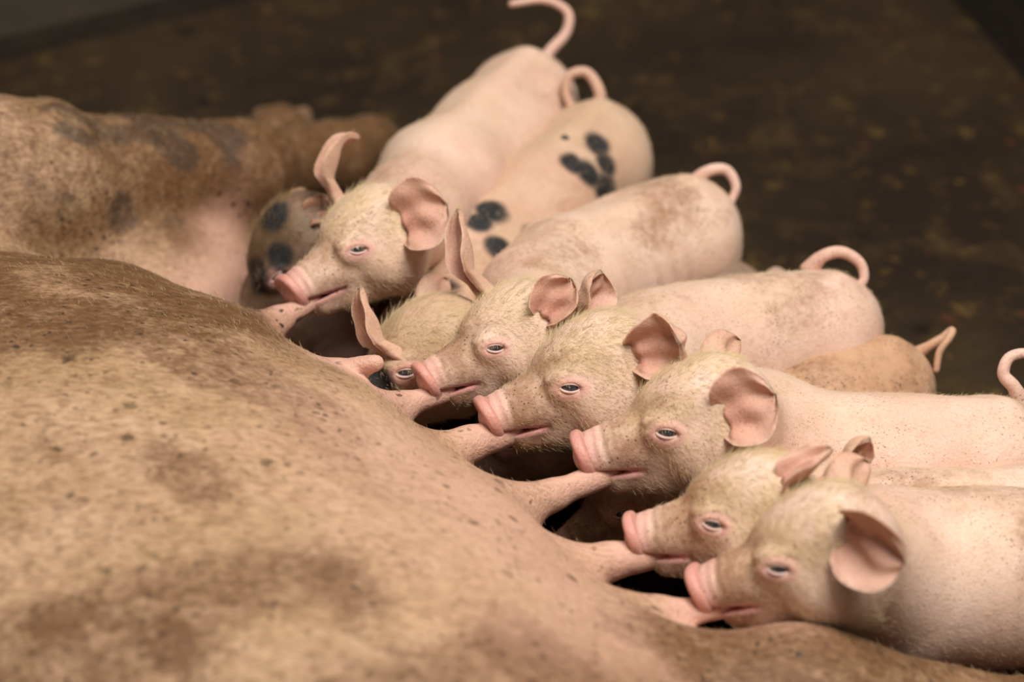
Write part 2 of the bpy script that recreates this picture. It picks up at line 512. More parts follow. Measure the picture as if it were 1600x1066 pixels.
PIGS = [{'label': 'farthest pale piglet of the row, its tail curling up at the top of the picture',
  'look': 'pale',
  'h': 0.0021,
  'hair': 1.0,
  'head': {'o': (-0.135, 0.0903, 0.2667), 'M': ((-0.8713, 0.3634, -0.3299), (-0.4821, -0.7599, 0.4361), (-0.0922, 0.539, 0.8373)), 's': 0.8783},
  'spine': ((-0.0902, 0.2161, 0.225, 0.042), (-0.0642, 0.3022, 0.205, 0.046), (-0.0241, 0.3988, 0.195, 0.041), (0.0136, 0.4774, 0.195, 0.045)),
  'tail': ((0.0236, 0.4975, 0.2063), (0.0359, 0.5015, 0.2295), (0.0526, 0.5128, 0.2457), (0.0532, 0.5242, 0.2619), (0.0309, 0.5306, 0.271), (0.0, 0.5285, 0.268)),
  'ears': ({'b': (-0.0952, 0.0838, 0.293),
            'a': (0.8159, -0.0623, 0.5748),
            'f': (-0.3289, -0.7158, 0.616),
            'L': 0.05,
            'W': 0.058,
            'cup': 0.8,
            'curl': -0.15,
            'tw': 0.0,
            'pt': 0.0,
            'sink': 0.075},
           {'b': (-0.156, 0.1475, 0.2908),
            'a': (0.1772, 0.5645, 0.8062),
            'f': (-0.9397, -0.2155, 0.2656),
            'L': 0.06,
            'W': 0.035,
            'cup': 1.3,
            'curl': -1.7,
            'tw': 0.0,
            'pt': 0.6,
            'sink': 0.045}),
  'spots': ()},
 {'label': 'black-spotted piglet with its head low beside the free teat',
  'look': 'spot',
  'h': 0.0021,
  'hair': 1.0,
  'head': {'o': (-0.0858, -0.0176, 0.2254), 'M': ((-0.9501, 0.1339, -0.2818), (-0.2432, -0.8836, 0.4002), (-0.1954, 0.4488, 0.872)), 's': 0.95},
  'spine': ((-0.0723, 0.0933, 0.17, 0.04), (-0.0372, 0.2148, 0.165, 0.046), (0.0236, 0.3085, 0.17, 0.046), (0.0818, 0.4004, 0.18, 0.047)),
  'tail': ((0.076, 0.4265, 0.1997), (0.0836, 0.4299, 0.2222), (0.0715, 0.4425, 0.24), (0.0545, 0.4411, 0.2381), (0.0509, 0.4317, 0.2247), (0.0557, 0.4244, 0.2142)),
  'ears': ({'b': (-0.1011, -0.0382, 0.2549),
            'a': (-0.3856, 0.4514, 0.8047),
            'f': (-0.8891, -0.4552, 0.0474),
            'L': 0.056,
            'W': 0.036,
            'cup': 1.25,
            'curl': -0.2,
            'tw': 0.0,
            'pt': 0.6,
            'sink': 0.04},
           {'b': (-0.0601, 0.0255, 0.2412),
            'a': (0.0776, 0.974, 0.2128),
            'f': (-0.8999, 0.2583, -0.3513),
            'L': 0.0475,
            'W': 0.0418,
            'cup': 1.1,
            'curl': -0.3,
            'tw': 0.0}),
  'spots': ((0.0757, 0.3485, 0.2146, 0.013), (0.0814, 0.3342, 0.2012, 0.012), (0.0776, 0.3145, 0.1871, 0.018), (0.0615, 0.311, 0.203, 0.014),
            (0.0497, 0.311, 0.2099, 0.012), (-0.0216, 0.2274, 0.2091, 0.015), (-0.031, 0.2084, 0.2099, 0.012), (0.0258, 0.2321, 0.181, 0.018),
            (0.0114, 0.221, 0.193, 0.012), (-0.0643, 0.1042, 0.2076, 0.02), (-0.0197, 0.1888, 0.1958, 0.013), (-0.1051, -0.0447, 0.2319, 0.013),
            (0.0471, 0.3409, 0.2178, 0.004))},
 {'label': 'piglet with a pointed upright ear and dark eye, next behind the bristly fold-eared one',
  'look': 'pale',
  'h': 0.0021,
  'hair': 1.0,
  'head': {'o': (-0.0171, -0.0456, 0.2661), 'M': ((-0.9448, 0.2342, -0.2291), (-0.3155, -0.8387, 0.444), (-0.0881, 0.4917, 0.8663)), 's': 0.8395},
  'spine': ((0.019, 0.0952, 0.215, 0.042), (0.05, 0.1544, 0.195, 0.047), (0.1057, 0.2232, 0.18, 0.043), (0.1568, 0.2524, 0.185, 0.049)),
  'tail': ((0.1621, 0.2834, 0.2118), (0.1758, 0.2828, 0.2284), (0.1931, 0.2835, 0.2294), (0.2018, 0.2749, 0.2171), (0.196, 0.2656, 0.2039)),
  'ears': ({'b': (0.0216, -0.0565, 0.2949),
            'a': (0.5415, 0.2885, 0.7896),
            'f': (-0.3289, -0.8236, 0.462),
            'L': 0.045,
            'W': 0.0414,
            'cup': 1.35,
            'curl': 0.15,
            'tw': 0.0,
            'pt': 0.0,
            'sink': 0.075},
           {'b': (-0.0319, 0.0058, 0.2912),
            'a': (-0.1959, 0.5216, 0.8304),
            'f': (-0.8396, -0.445, 0.3116),
            'L': 0.062,
            'W': 0.038,
            'cup': 1.4,
            'curl': -0.12,
            'tw': 0.0,
            'pt': 0.8,
            'sink': 0.045}),
  'spots': ()},
 {'label': 'bristly pale piglet with a folded ear, half-closed eye and looped tail, in sharp focus',
  'look': 'pale',
  'h': 0.0021,
  'hair': 1.4,
  'head': {'o': (0.0427, -0.0994, 0.2682), 'M': ((-0.9743, 0.1448, -0.1725), (-0.2085, -0.8698, 0.4472), (-0.0852, 0.4716, 0.8777)), 's': 0.953},
  'spine': ((0.1133, 0.0182, 0.215, 0.042), (0.15, 0.0484, 0.195, 0.046), (0.2119, 0.0814, 0.185, 0.043), (0.2708, 0.1005, 0.185, 0.046)),
  'tail': ((0.2538, 0.1355, 0.2176), (0.2653, 0.1347, 0.2338), (0.2817, 0.1369, 0.237), (0.297, 0.1319, 0.2298), (0.3009, 0.124, 0.2186), (0.2943, 0.1187, 0.211)),
  'ears': ({'b': (0.0857, -0.1136, 0.3034),
            'a': (0.9205, -0.0327, 0.3894),
            'f': (-0.2844, -0.8582, 0.4273),
            'L': 0.066,
            'W': 0.052,
            'cup': 1.0,
            'curl': 2.2,
            'tw': 0.0,
            'pt': 0.0,
            'sink': 0.075},
           {'b': (0.0514, -0.0447, 0.2965),
            'a': (0.3624, 0.5346, 0.7635),
            'f': (0.8123, -0.5678, 0.1332),
            'L': 0.04,
            'W': 0.048,
            'cup': 1.3,
            'curl': 0.7,
            'tw': 0.0,
            'pt': 0.0,
            'sink': 0.045}),
  'spots': ()},
 {'label': 'piglet with a wide round ear, its back between the muddy rump and thin-eared piglet',
  'look': 'pale',
  'h': 0.0021,
  'hair': 1.0,
  'head': {'o': (0.1201, -0.1586, 0.2707), 'M': ((-0.994, -0.0383, -0.1022), (-0.012, -0.8923, 0.4513), (-0.1084, 0.4498, 0.8865)), 's': 0.9922},
  'spine': ((0.1898, -0.0896, 0.215, 0.042), (0.2233, -0.0968, 0.195, 0.044), (0.3061, -0.0896, 0.185, 0.042), (0.3895, -0.0778, 0.185, 0.044)),
  'tail': ((0.4119, -0.0498, 0.2076), (0.4023, -0.0478, 0.2278), (0.3936, -0.0417, 0.2366), (0.3977, -0.0343, 0.2471), (0.41, -0.032, 0.2505), (0.4202, -0.0343, 0.2471)),
  'ears': ({'b': (0.1522, -0.1893, 0.2965),
            'a': (0.8025, -0.0582, 0.5938),
            'f': (-0.4099, -0.7201, 0.5598),
            'L': 0.052,
            'W': 0.058,
            'cup': 0.95,
            'curl': 0.1,
            'tw': 0.0,
            'pt': 0.0,
            'sink': 0.075},
           {'b': (0.1581, -0.1212, 0.2841),
            'a': (0.3224, 0.9275, 0.1893),
            'f': (-0.8415, 0.4643, -0.2762),
            'L': 0.0496,
            'W': 0.0437,
            'cup': 1.1,
            'curl': -0.3,
            'tw': 0.0}),
  'spots': ()},
 {'label': 'piglet with thin pink ears laid back, squeezed between two bigger faces',
  'look': 'pale',
  'h': 0.0021,
  'hair': 1.0,
  'head': {'o': (0.1512, -0.2641, 0.2673), 'M': ((-0.9903, -0.1378, -0.0192), (0.114, -0.8825, 0.4563), (-0.0798, 0.4497, 0.8896)), 's': 0.9157},
  'spine': ((0.2212, -0.1962, 0.21, 0.041), (0.2593, -0.1947, 0.19, 0.042), (0.3238, -0.1909, 0.185, 0.043), (0.4064, -0.1651, 0.185, 0.043)),
  'tail': ((0.4411, -0.1438, 0.2154), (0.4559, -0.1324, 0.2317), (0.4708, -0.1296, 0.2357), (0.4807, -0.1381, 0.2236)),
  'ears': ({'b': (0.1868, -0.2837, 0.3096),
            'a': (0.796, 0.2609, 0.5461),
            'f': (-0.362, 0.0213, 0.9319),
            'L': 0.05,
            'W': 0.0313,
            'cup': 1.2,
            'curl': -0.1,
            'tw': 0.0,
            'pt': 0.4,
            'sink': 0.075},
           {'b': (0.2338, -0.2358, 0.2767),
            'a': (0.4903, 0.4999, 0.714),
            'f': (0.5025, -0.8152, -0.2881),
            'L': 0.046,
            'W': 0.0405,
            'cup': 1.0,
            'curl': 1.0,
            'tw': 0.0,
            'pt': 0.0,
            'sink': 0.045}),
  'spots': ()},
 {'label': 'nearest piglet with a drooping ear, its flank reaching the right edge',
  'look': 'pale',
  'h': 0.0021,
  'hair': 1.0,
  'head': {'o': (0.1956, -0.3255, 0.279), 'M': ((-0.962, -0.22, -0.1617), (0.1255, -0.8823, 0.4536), (-0.2425, 0.4161, 0.8764)), 's': 0.9621},
  'spine': ((0.2648, -0.2575, 0.22, 0.047), (0.296, -0.2484, 0.2, 0.052), (0.3642, -0.2424, 0.195, 0.054), (0.4484, -0.2274, 0.195, 0.052)),
  'tail': ((0.4822, -0.2053, 0.2266), (0.4966, -0.1942, 0.2424), (0.5111, -0.1942, 0.2424), (0.5159, -0.2025, 0.2305)),
  'ears': ({'b': (0.2258, -0.3469, 0.3273),
            'a': (0.5535, -0.8203, 0.1444),
            'f': (-0.7519, -0.5913, 0.2916),
            'L': 0.062,
            'W': 0.0552,
            'cup': 1.1,
            'curl': -0.5,
            'tw': 0.0,
            'pt': 0.0,
            'sink': 0.075},
           {'b': (0.2349, -0.2948, 0.2978),
            'a': (0.4154, 0.8728, 0.2564),
            'f': (-0.7249, 0.5778, -0.3751),
            'L': 0.0481,
            'W': 0.0423,
            'cup': 1.1,
            'curl': -0.3,
            'tw': 0.0}),
  'spots': ()},
 {'label': 'muddy brown piglet with a kinked tail, its body under its neighbours',
  'look': 'muddy',
  'h': 0.0022,
  'hair': 1.0,
  'head': {'o': (0.0899, -0.1025, 0.15), 'M': ((-0.9026, 0.0599, -0.4263), (-0.2469, -0.8832, 0.3987), (-0.3527, 0.4651, 0.812)), 's': 0.95},
  'spine': ((0.12, -0.0677, 0.13, 0.038), (0.1798, -0.025, 0.14, 0.042), (0.2578, 0.0214, 0.145, 0.042), (0.3172, 0.0612, 0.15, 0.042)),
  'tail': ((0.3388, 0.0831, 0.1638), (0.3537, 0.0805, 0.1776), (0.3664, 0.0833, 0.185), (0.3732, 0.085, 0.1911), (0.37, 0.0767, 0.1896), (0.3616, 0.0682, 0.181),
           (0.3589, 0.0595, 0.1686)),
  'ears': ({'b': (0.1157, -0.108, 0.1955),
            'a': (0.1272, -0.359, 0.9246),
            'f': (-0.7682, -0.6396, -0.0269),
            'L': 0.0475,
            'W': 0.0418,
            'cup': 1.1,
            'curl': -0.3,
            'tw': 0.0},
           {'b': (0.1124, -0.0593, 0.1699),
            'a': (0.0367, 0.9742, 0.2226),
            'f': (-0.8289, 0.2549, -0.498),
            'L': 0.0475,
            'W': 0.0418,
            'cup': 1.1,
            'curl': -0.3,
            'tw': 0.0}),
  'spots': ()},
 {'label': 'piglet mostly hidden below the bristly one, only its eye and back showing',
  'look': 'grey',
  'h': 0.0022,
  'hair': 1.0,
  'head': {'o': (0.0018, -0.015, 0.1519), 'M': ((-0.8829, 0.0653, -0.4649), (-0.2693, -0.8817, 0.3875), (-0.3846, 0.4673, 0.7961)), 's': 0.95},
  'spine': ((0.0273, 0.0505, 0.12, 0.038), (0.0668, 0.1063, 0.12, 0.04), (0.125, 0.1644, 0.12, 0.042), (0.1904, 0.2135, 0.125, 0.046)),
  'tail': ((0.2308, 0.2281, 0.1458), (0.2395, 0.2331, 0.1529), (0.2481, 0.2281, 0.1458)),
  'ears': ({'b': (0.0261, -0.0199, 0.1983),
            'a': (0.103, -0.3561, 0.9288),
            'f': (-0.7505, -0.6586, -0.0541),
            'L': 0.0475,
            'W': 0.0418,
            'cup': 1.1,
            'curl': -0.3,
            'tw': 0.0},
           {'b': (0.0225, 0.0287, 0.1726),
            'a': (0.0044, 0.9747, 0.2233),
            'f': (-0.8167, 0.2343, -0.5274),
            'L': 0.0475,
            'W': 0.0418,
            'cup': 1.1,
            'curl': -0.3,
            'tw': 0.0}),
  'spots': ()},
 {'label': 'dark-patched piglet in the shade behind the farthest piglet face',
  'look': 'dark',
  'h': 0.0022,
  'hair': 1.0,
  'head': {'o': (-0.1969, 0.1515, 0.208), 'M': ((-0.7105, 0.0356, -0.7028), (-0.3291, -0.8996, 0.2871), (-0.622, 0.4353, 0.6509)), 's': 0.9},
  'spine': ((-0.1964, 0.1911, 0.15, 0.038), (-0.1629, 0.1484, 0.145, 0.043), (-0.1218, 0.225, 0.12, 0.043), (-0.0716, 0.3032, 0.11, 0.042)),
  'tail': ((-0.0358, 0.3374, 0.1589), (-0.0298, 0.3408, 0.1637)),
  'ears': ({'b': (-0.1798, 0.1443, 0.264),
            'a': (0.9045, 0.4199, 0.074),
            'f': (0.0, -0.3906, 0.9205),
            'L': 0.035,
            'W': 0.03,
            'cup': 1.0,
            'curl': 0.0,
            'tw': 0.0,
            'pt': 0.0,
            'sink': 0.075},
           {'b': (-0.1954, 0.1977, 0.24),
            'a': (0.7663, 0.6356, -0.0943),
            'f': (0.0, -0.3906, 0.9205),
            'L': 0.03,
            'W': 0.03,
            'cup': 1.0,
            'curl': 0.0,
            'tw': 0.0,
            'pt': 0.0,
            'sink': 0.045}),
  'spots': ((-0.1974, 0.1574, 0.2556, 0.014), (-0.1975, 0.1301, 0.2375, 0.012), (-0.1731, 0.1093, 0.152, 0.007), (-0.2194, 0.1307, 0.2174, 0.015))}]

MOUTH = np.array([5.0, 0, -2.95])


def to_world(hd, p):
    return np.array(hd['o']) + np.array(hd['M']) @ np.asarray(p, float) * .01 * hd['s']


# body sections along the sow: a, b centre, z centre, half depth, half height
ST = np.array([
    (-.62, -.36, .20, .08, .10),
    (-.52, -.34, .20, .20, .17),
    (-.38, -.34, .18, .22, .165),
    (-.22, -.31, .165, .255, .155),
    (-.05, -.275, .18, .285, .175),
    (.15, -.275, .19, .30, .19),
    (.35, -.28, .19, .295, .19),
    (.55, -.29, .19, .265, .185),
    (.75, -.31, .18, .22, .175),
    (.92, -.31, .16, .16, .15),
    (1.04, -.30, .14, .13, .125),
    (1.16, -.28, .12, .10, .10),
    (1.28, -.24, .10, .07, .075),
    (1.36, -.22, .09, .05, .055),
])
# (base a, base b, base z, tip): the upper teats, each drawn toward the mouth that holds it
TEATS = [
    (np.array((-0.2134, 0.0052, 0.24)), to_world(PIGS[0]["head"], MOUTH), 0.015, 0.0105),
    (np.array((-0.1646, -0.0647, 0.25)), np.array((-0.1041, -0.0937, 0.285)), 0.012, 0.0062),
    (np.array((-0.1144, -0.1076, 0.24)), to_world(PIGS[2]["head"], MOUTH), 0.0165, 0.011),
    (np.array((-0.0653, -0.1525, 0.24)), to_world(PIGS[3]["head"], MOUTH), 0.0165, 0.011),
    (np.array((-0.0045, -0.2246, 0.24)), to_world(PIGS[4]["head"], MOUTH), 0.02, 0.0115),
    (np.array((0.0367, -0.2869, 0.24)), to_world(PIGS[5]["head"], MOUTH), 0.019, 0.011),
    (np.array((0.0627, -0.3489, 0.24)), to_world(PIGS[6]["head"], MOUTH), 0.019, 0.011),
]
LOWTEATS = [(SW(-.045, -.01, .15), SW(-.04, .06, .16), .015, .009)]
HIND = [SW(-.42, -.26, .23), SW(-.345, -.03, .225), SW(-.345, .20, .155), SW(-.40, .35, .085), SW(-.445, .43, .05)]
HIND_R = [.15, .078, .046, .034, .034]
HIND2 = [SW(-.38, -.25, .13), SW(-.27, .05, .095), SW(-.42, .27, .06), SW(-.50, .35, .05), SW(-.53, .375, .045)]
HIND2_R = [.13, .085, .042, .033, .034]
FORE = [SW(.70, -.26, .24), np.array((0.0222, -0.4206, 0.2)), np.array((0.2086, -0.4218, 0.2)), np.array((0.3909, -0.3597, 0.13)), np.array((0.5384, -0.2949, 0.045))]
FORE_R = [.14, .086, .070, .046, .036]
FORE2 = [SW(.78, -.26, .12), SW(.80, -.02, .08), SW(.80, .18, .06), SW(.86, .33, .05), SW(.88, .40, .04)]
FORE2_R = [.13, .075, .048, .034, .034]
UD3 = np.array([UD[0], UD[1], 0], f32)
ND3 = np.array([ND[0], ND[1], 0], f32)


def sow_f(P):
    q = P - np.array([A0[0], A0[1], 0], f32)
    a, b, z = q @ UD3, q @ ND3, q[:, 2]
    bc, zc, rb, rz = [np.interp(a, ST[:, 0], ST[:, i]).astype(f32) for i in (1, 2, 3, 4)]
    # smooth the section table a little
    for da in (-.05, .05):
        for i, arr in ((1, bc), (2, zc), (3, rb), (4, rz)):
            arr += np.interp(a + da, ST[:, 0], ST[:, i]).astype(f32)
    bc, zc, rb, rz = bc / 3, zc / 3, rb / 3, rz / 3
    y, w = (b - bc) / rb, (z - zc) / rz
    k0 = np.sqrt(y * y + w * w) + 1e-6
    k1 = np.sqrt((y / rb) ** 2 + (w / rz) ** 2) + 1e-6
    d = k0 * (k0 - 1) / k1
    d = smax(d, np.maximum(ST[0, 0] - a, a - ST[-1, 0]), .06)
    # udder: two swollen rows
    d = smin(d, rc(P, SW(-.10, -.080, .185), SW(.50, -.078, .19), .062, .068), .07)
    d = smin(d, rc(P, SW(-.10, -.05, .085), SW(.50, -.05, .085), .07, .07), .07)
    for L, Rr, k in ((HIND, HIND_R, .035), (HIND2, HIND2_R, .03), (FORE, FORE_R, .022), (FORE2, FORE2_R, .04)):
        e = None
        for i in range(4):
            g = rc(P, L[i], L[i + 1], Rr[i], Rr[i + 1])
            e = g if e is None else smin(e, g, .03)
        d = smin(d, e, k)
    for bs, tp, r0, r1 in TEATS + LOWTEATS:
        bs, tp = np.asarray(bs), np.asarray(tp)
        g = rc(P, bs, bs + (tp - bs) * .45, r0 * 1.15, r1 * 1.15)
        g = smin(g, rc(P, bs + (tp - bs) * .45, tp, r1 * 1.1, r1 * .9), .008)
        d = smin(d, g, r1 * 1.55)
    # folds round the stifle
    d = d + .0045 * np.sin(b * 95 + a * 30) * np.exp(-((b - .0) / .06) ** 2 - ((a + .34) / .09) ** 2) * sstep(z, .18, .26)
    # loose-skin ripples and a floor contact
    d = d + .0022 * np.sin(a * 38 + 5 * np.sin(b * 11)) * np.exp(-((z - .30) / .12) ** 2)
    d = smax(d, .001 - z, .02)
    return d


def vnoise(P, s, seed=0):
    """cheap smooth noise 0..1 from a few rotated sines"""
    r = np.random.default_rng(seed)
    v = 0
    for i in range(7):
        k = r.normal(0, 1, 3) * s
        v = v + np.sin(P @ k + r.uniform(0, 6.28))
    return .5 + v / 8


def build_sow():
    org = SW(.2, -.28, 0)
    root = empty('sow', org, 'big mud-stained sow lying on her side, nursing the row of piglets', 'pig')
    cs = np.array([SW(a, b, 0) for a in (-.70, 1.42) for b in (-.62, .46)])
    lo = (cs[:, 0].min(), cs[:, 1].min(), -.01)
    hi = (cs[:, 0].max(), cs[:, 1].max(), .44)
    V, Q, N = polygonize(sow_f, lo, hi, .0036)
    q = V - np.array([A0[0], A0[1], 0])
    a, b, z = q @ UD3, q @ ND3, q[:, 2]
    # teat membership
    part = np.full(len(V), -1)
    pk = np.zeros(len(V))
    for i, (bs, tp, r0, r1) in enumerate(TEATS + LOWTEATS):
        ax = tp - bs
        L = np.linalg.norm(ax)
        ax = ax / L
        t = (V - bs) @ ax
        rr = np.linalg.norm(V - bs - t[:, None] * ax, axis=1)
        inn = (t > L * .42) & (rr < .024) & (t < L + .03)
        part[inn] = i
        pk = np.maximum(pk, sstep(t, -.01, L * .7) * sstep(rr, .055, .02))
    tpk = pk.copy()
    pk = np.maximum(pk, .62 * sstep(b, -.26, -.05) * sstep(a, .10, .36) * sstep(a, .62, .5) * sstep(z, .1, .16))
    pk = np.maximum(pk, .9 * sstep(a, -.10, -.18) * sstep(b, -.10, -.02) * sstep(b, .20, .13) * sstep(z, .19, .15))
    dirt = .22 + .48 * sstep(vnoise(V, 11, 3), .36, .66) + .42 * sstep(vnoise(V, 27, 8), .42, .72) + .12 * sstep(a, .10, -.2) * sstep(z, .1, .25)
    dirt = dirt + .45 * sstep(b, -.08, .12) * sstep(a, -.2, -.3) * sstep(z, .13, .17) + 1.0 * sstep(b, .16, .26) * sstep(a, -.2, -.3)
    dirt = dirt + .3 * sstep(b, -.15, -.03) * sstep(a, .25, .05) * sstep(a, -.2, -.05)
    fd = np.minimum.reduce([rc(V, FORE[i], FORE[i + 1], FORE_R[i], FORE_R[i + 1]) for i in range(1, 4)])
    fm = sstep(fd + .03 * (vnoise(V, 30, 9) - .5), .030, -.006) * (1 - tpk)
    pk = pk * (1 - fm)
    dirt = np.clip(dirt + .25 * fm + .25 * sstep(a, .15, -.1) * sstep(z, .2, .27) * sstep(vnoise(V, 20, 31), .3, .6) + .10 - pk * .6, 0, 1) * (1 - .35 * sstep(a, -.15, -.28) * sstep(b, .12, -.02))  # last factor thins dirt on the hind thigh, painting in its lit, lighter tone
    mud = .55 * sstep(vnoise(V, 48, 13), .45, .7) * sstep(b, -.12, .0) * sstep(a, -.22, -.28) * sstep(z, .14, .2)
    mask = np.stack([np.clip(pk * .95, 0, 1), dirt, mud, np.clip(vnoise(V, 25, 5), 0, 1) * .8], 1)
    qp = part[Q]
    qpart = np.where((qp == qp[:, :1]).all(1), qp[:, 0], -1)
    used, qq = submesh(V, Q, qpart == -1)
    mesh_obj('body', V[used], qq, 'sow', root, mask[used], N[used], org)
    for i in range(len(TEATS) + len(LOWTEATS)):
        if (qpart == i).sum() > 3:
            used, qq = submesh(V, Q, qpart == i)
            mesh_obj('teat', V[used], qq, 'sow', root, mask[used], N[used], org)
    # bristles
    ok = np.where((part < 0) & (z > .03))[0]
    pick = rng.choice(ok, 110000)
    J = rng.normal(0, .0025, (len(pick), 3))
    J -= N[pick] * (J * N[pick]).sum(1)[:, None]
    D = np.tile(-UD3 * .8 - ND3 * .2 + np.array([0, 0, -.35]), (len(pick), 1))
    dens = pk[pick] < rng.uniform(.15, .9, len(pick))
    hP, hN, hD = (V[pick] + J)[dens], N[pick][dens], D[dens]
    m = rng.random(len(hP)) < .5
    for sel, mt in ((m, 'hairsow'), (~m, 'hairmud')):
        hairs('bristles', hP[sel], hN[sel], hD[sel], np.full(sel.sum(), .0065), .00012, mt, root, org, lift=.2)
    # cloven hooves
    for L in (HIND, HIND2, FORE, FORE2):
        e, p = L[-1], L[-2]
        d = (e - p) / np.linalg.norm(e - p)
        sdir = np.cross(d, (0, 0, 1))
        sdir /= np.linalg.norm(sdir)

        def hf(P):
            g = None
            for s in (-1, 1):
                c0 = e + sdir * s * .018
                w = rc(P, c0, c0 + d * .055 + sdir * s * .004, .020, .010)
                g = w if g is None else np.minimum(g, w)
            return smax(g, .001 - P[:, 2], .004)
        lo = np.minimum(e, e + d * .07) - .05
        hi = np.maximum(e, e + d * .07) + .05
        v, qq, n_ = polygonize(hf, lo, hi, .003)
        mesh_obj('hoof', v, qq, 'hoof', root, origin=org)
    return root


# ------------------------------------------------------------------ piglets
EYE = (.3, 2.92, .25)


def head_cm(Q):
    """piglet head in its own frame, centimetres: x to the snout, y left, z up"""
    S = Q.copy()
    S[:, 1] = np.abs(S[:, 1])
    x, y, z = S[:, 0], S[:, 1], S[:, 2]
    d = ell(Q, (-3.2, 0, 1.2), (4.6, 3.9, 4.3))
    d = smin(d, rc(Q, (-1.2, 0, -.4), (5.6, 0, -1.45), 3.4, 2.05), 1.6)
    d = smin(d, ell(Q, (-.6, 0, 2.1), (2.8, 2.5, 1.8)), 1.6)
    d = smin(d, rc(Q, (-3.4, 0, -2.7), (4.2, 0, -3.6), 2.7, 1.15), 1.0)
    d = smin(d, ell(S, (-2.8, 2.4, -1.9), (2.8, 2.0, 2.6)), 1.2)
    d = smin(d, ell(S, (.5, 2.85, 1.15), (1.6, .75, .6)), .9)
    d = smin(d, ell(S, (.3, 2.95, .15), (1.7, .85, 1.15)), .9)
    # snout wrinkles, then lips and the mouth slit
    d = d + .09 * np.sin(x * 7.5 - z * 1.5) * np.exp(-((x - 5.4) / .8) ** 2) * sstep(z, -2.4, -1.2)
    # crease curving over the eye
    er = np.sqrt((x - .2) ** 2 * .55 + (z - .15) ** 2)
    d = d + .10 * np.exp(-((er - 1.15) / .13) ** 2) * sstep(z, .3, .8) * (y > 1.5)
    d = smin(d, rc(S, (4.9, .35, -3.2), (3.0, 1.5, -3.02), .34, .26), .35)
    zm = -2.72 - .03 * (x - 2)
    gap = np.abs(z - zm) - np.clip(.03 + .075 * (x - 2.3), .0, .30)
    slit = np.maximum(gap, 2.3 - x)
    d = smax(d, -slit, .22)
    # almond opening over the eyeball
    ca, sa = math.cos(.22), math.sin(.22)
    ex, ez = x - EYE[0], z - EYE[2]
    ex, ez = ex * ca + ez * sa, -ex * sa + ez * ca
    alm = np.maximum(np.sqrt(ex ** 2 + (ez + 1.0) ** 2), np.sqrt(ex ** 2 + (ez - 1.0) ** 2)) - 1.33
    alm = np.maximum(alm, 2.6 - y)
    d = smax(d, -alm, .12)
    return d


def snout_cm(Q):
    S = Q.copy()
    S[:, 1] = np.abs(S[:, 1])
    # tilt of the disc: top edge leans forward
    ca, sa = math.cos(.34), math.sin(.34)
    x, z = S[:, 0] - 6.75, S[:, 2] + 1.45
    x, z = x * ca - z * sa, x * sa + z * ca
    y = S[:, 1]
    rr = np.sqrt((y / 1.08) ** 2 + (z * 1.0 + .12 * np.cos(y * 1.4)) ** 2)
    dd = np.stack([rr - 1.72, np.abs(x) - .08], 1)
    d = np.sqrt((np.maximum(dd, 0) ** 2).sum(1)) + np.minimum(dd.max(1), 0) - .42
    d = smin(d, ell(np.stack([x, y, z], 1), (-.75, 0, .0), (1.1, 1.70, 1.60)), .35)
    d = d + .10 * np.exp(-(rr / .9) ** 2) * (x > 0)
    nos = ell(np.stack([x, y, z], 1), (.55, .68, -.05), (.75, .30, .42))
    d = smax(d, -nos, .2)
    d = d + .035 * np.sin(x * 11 + y) * sstep(x, -.2, -.6)
    return d


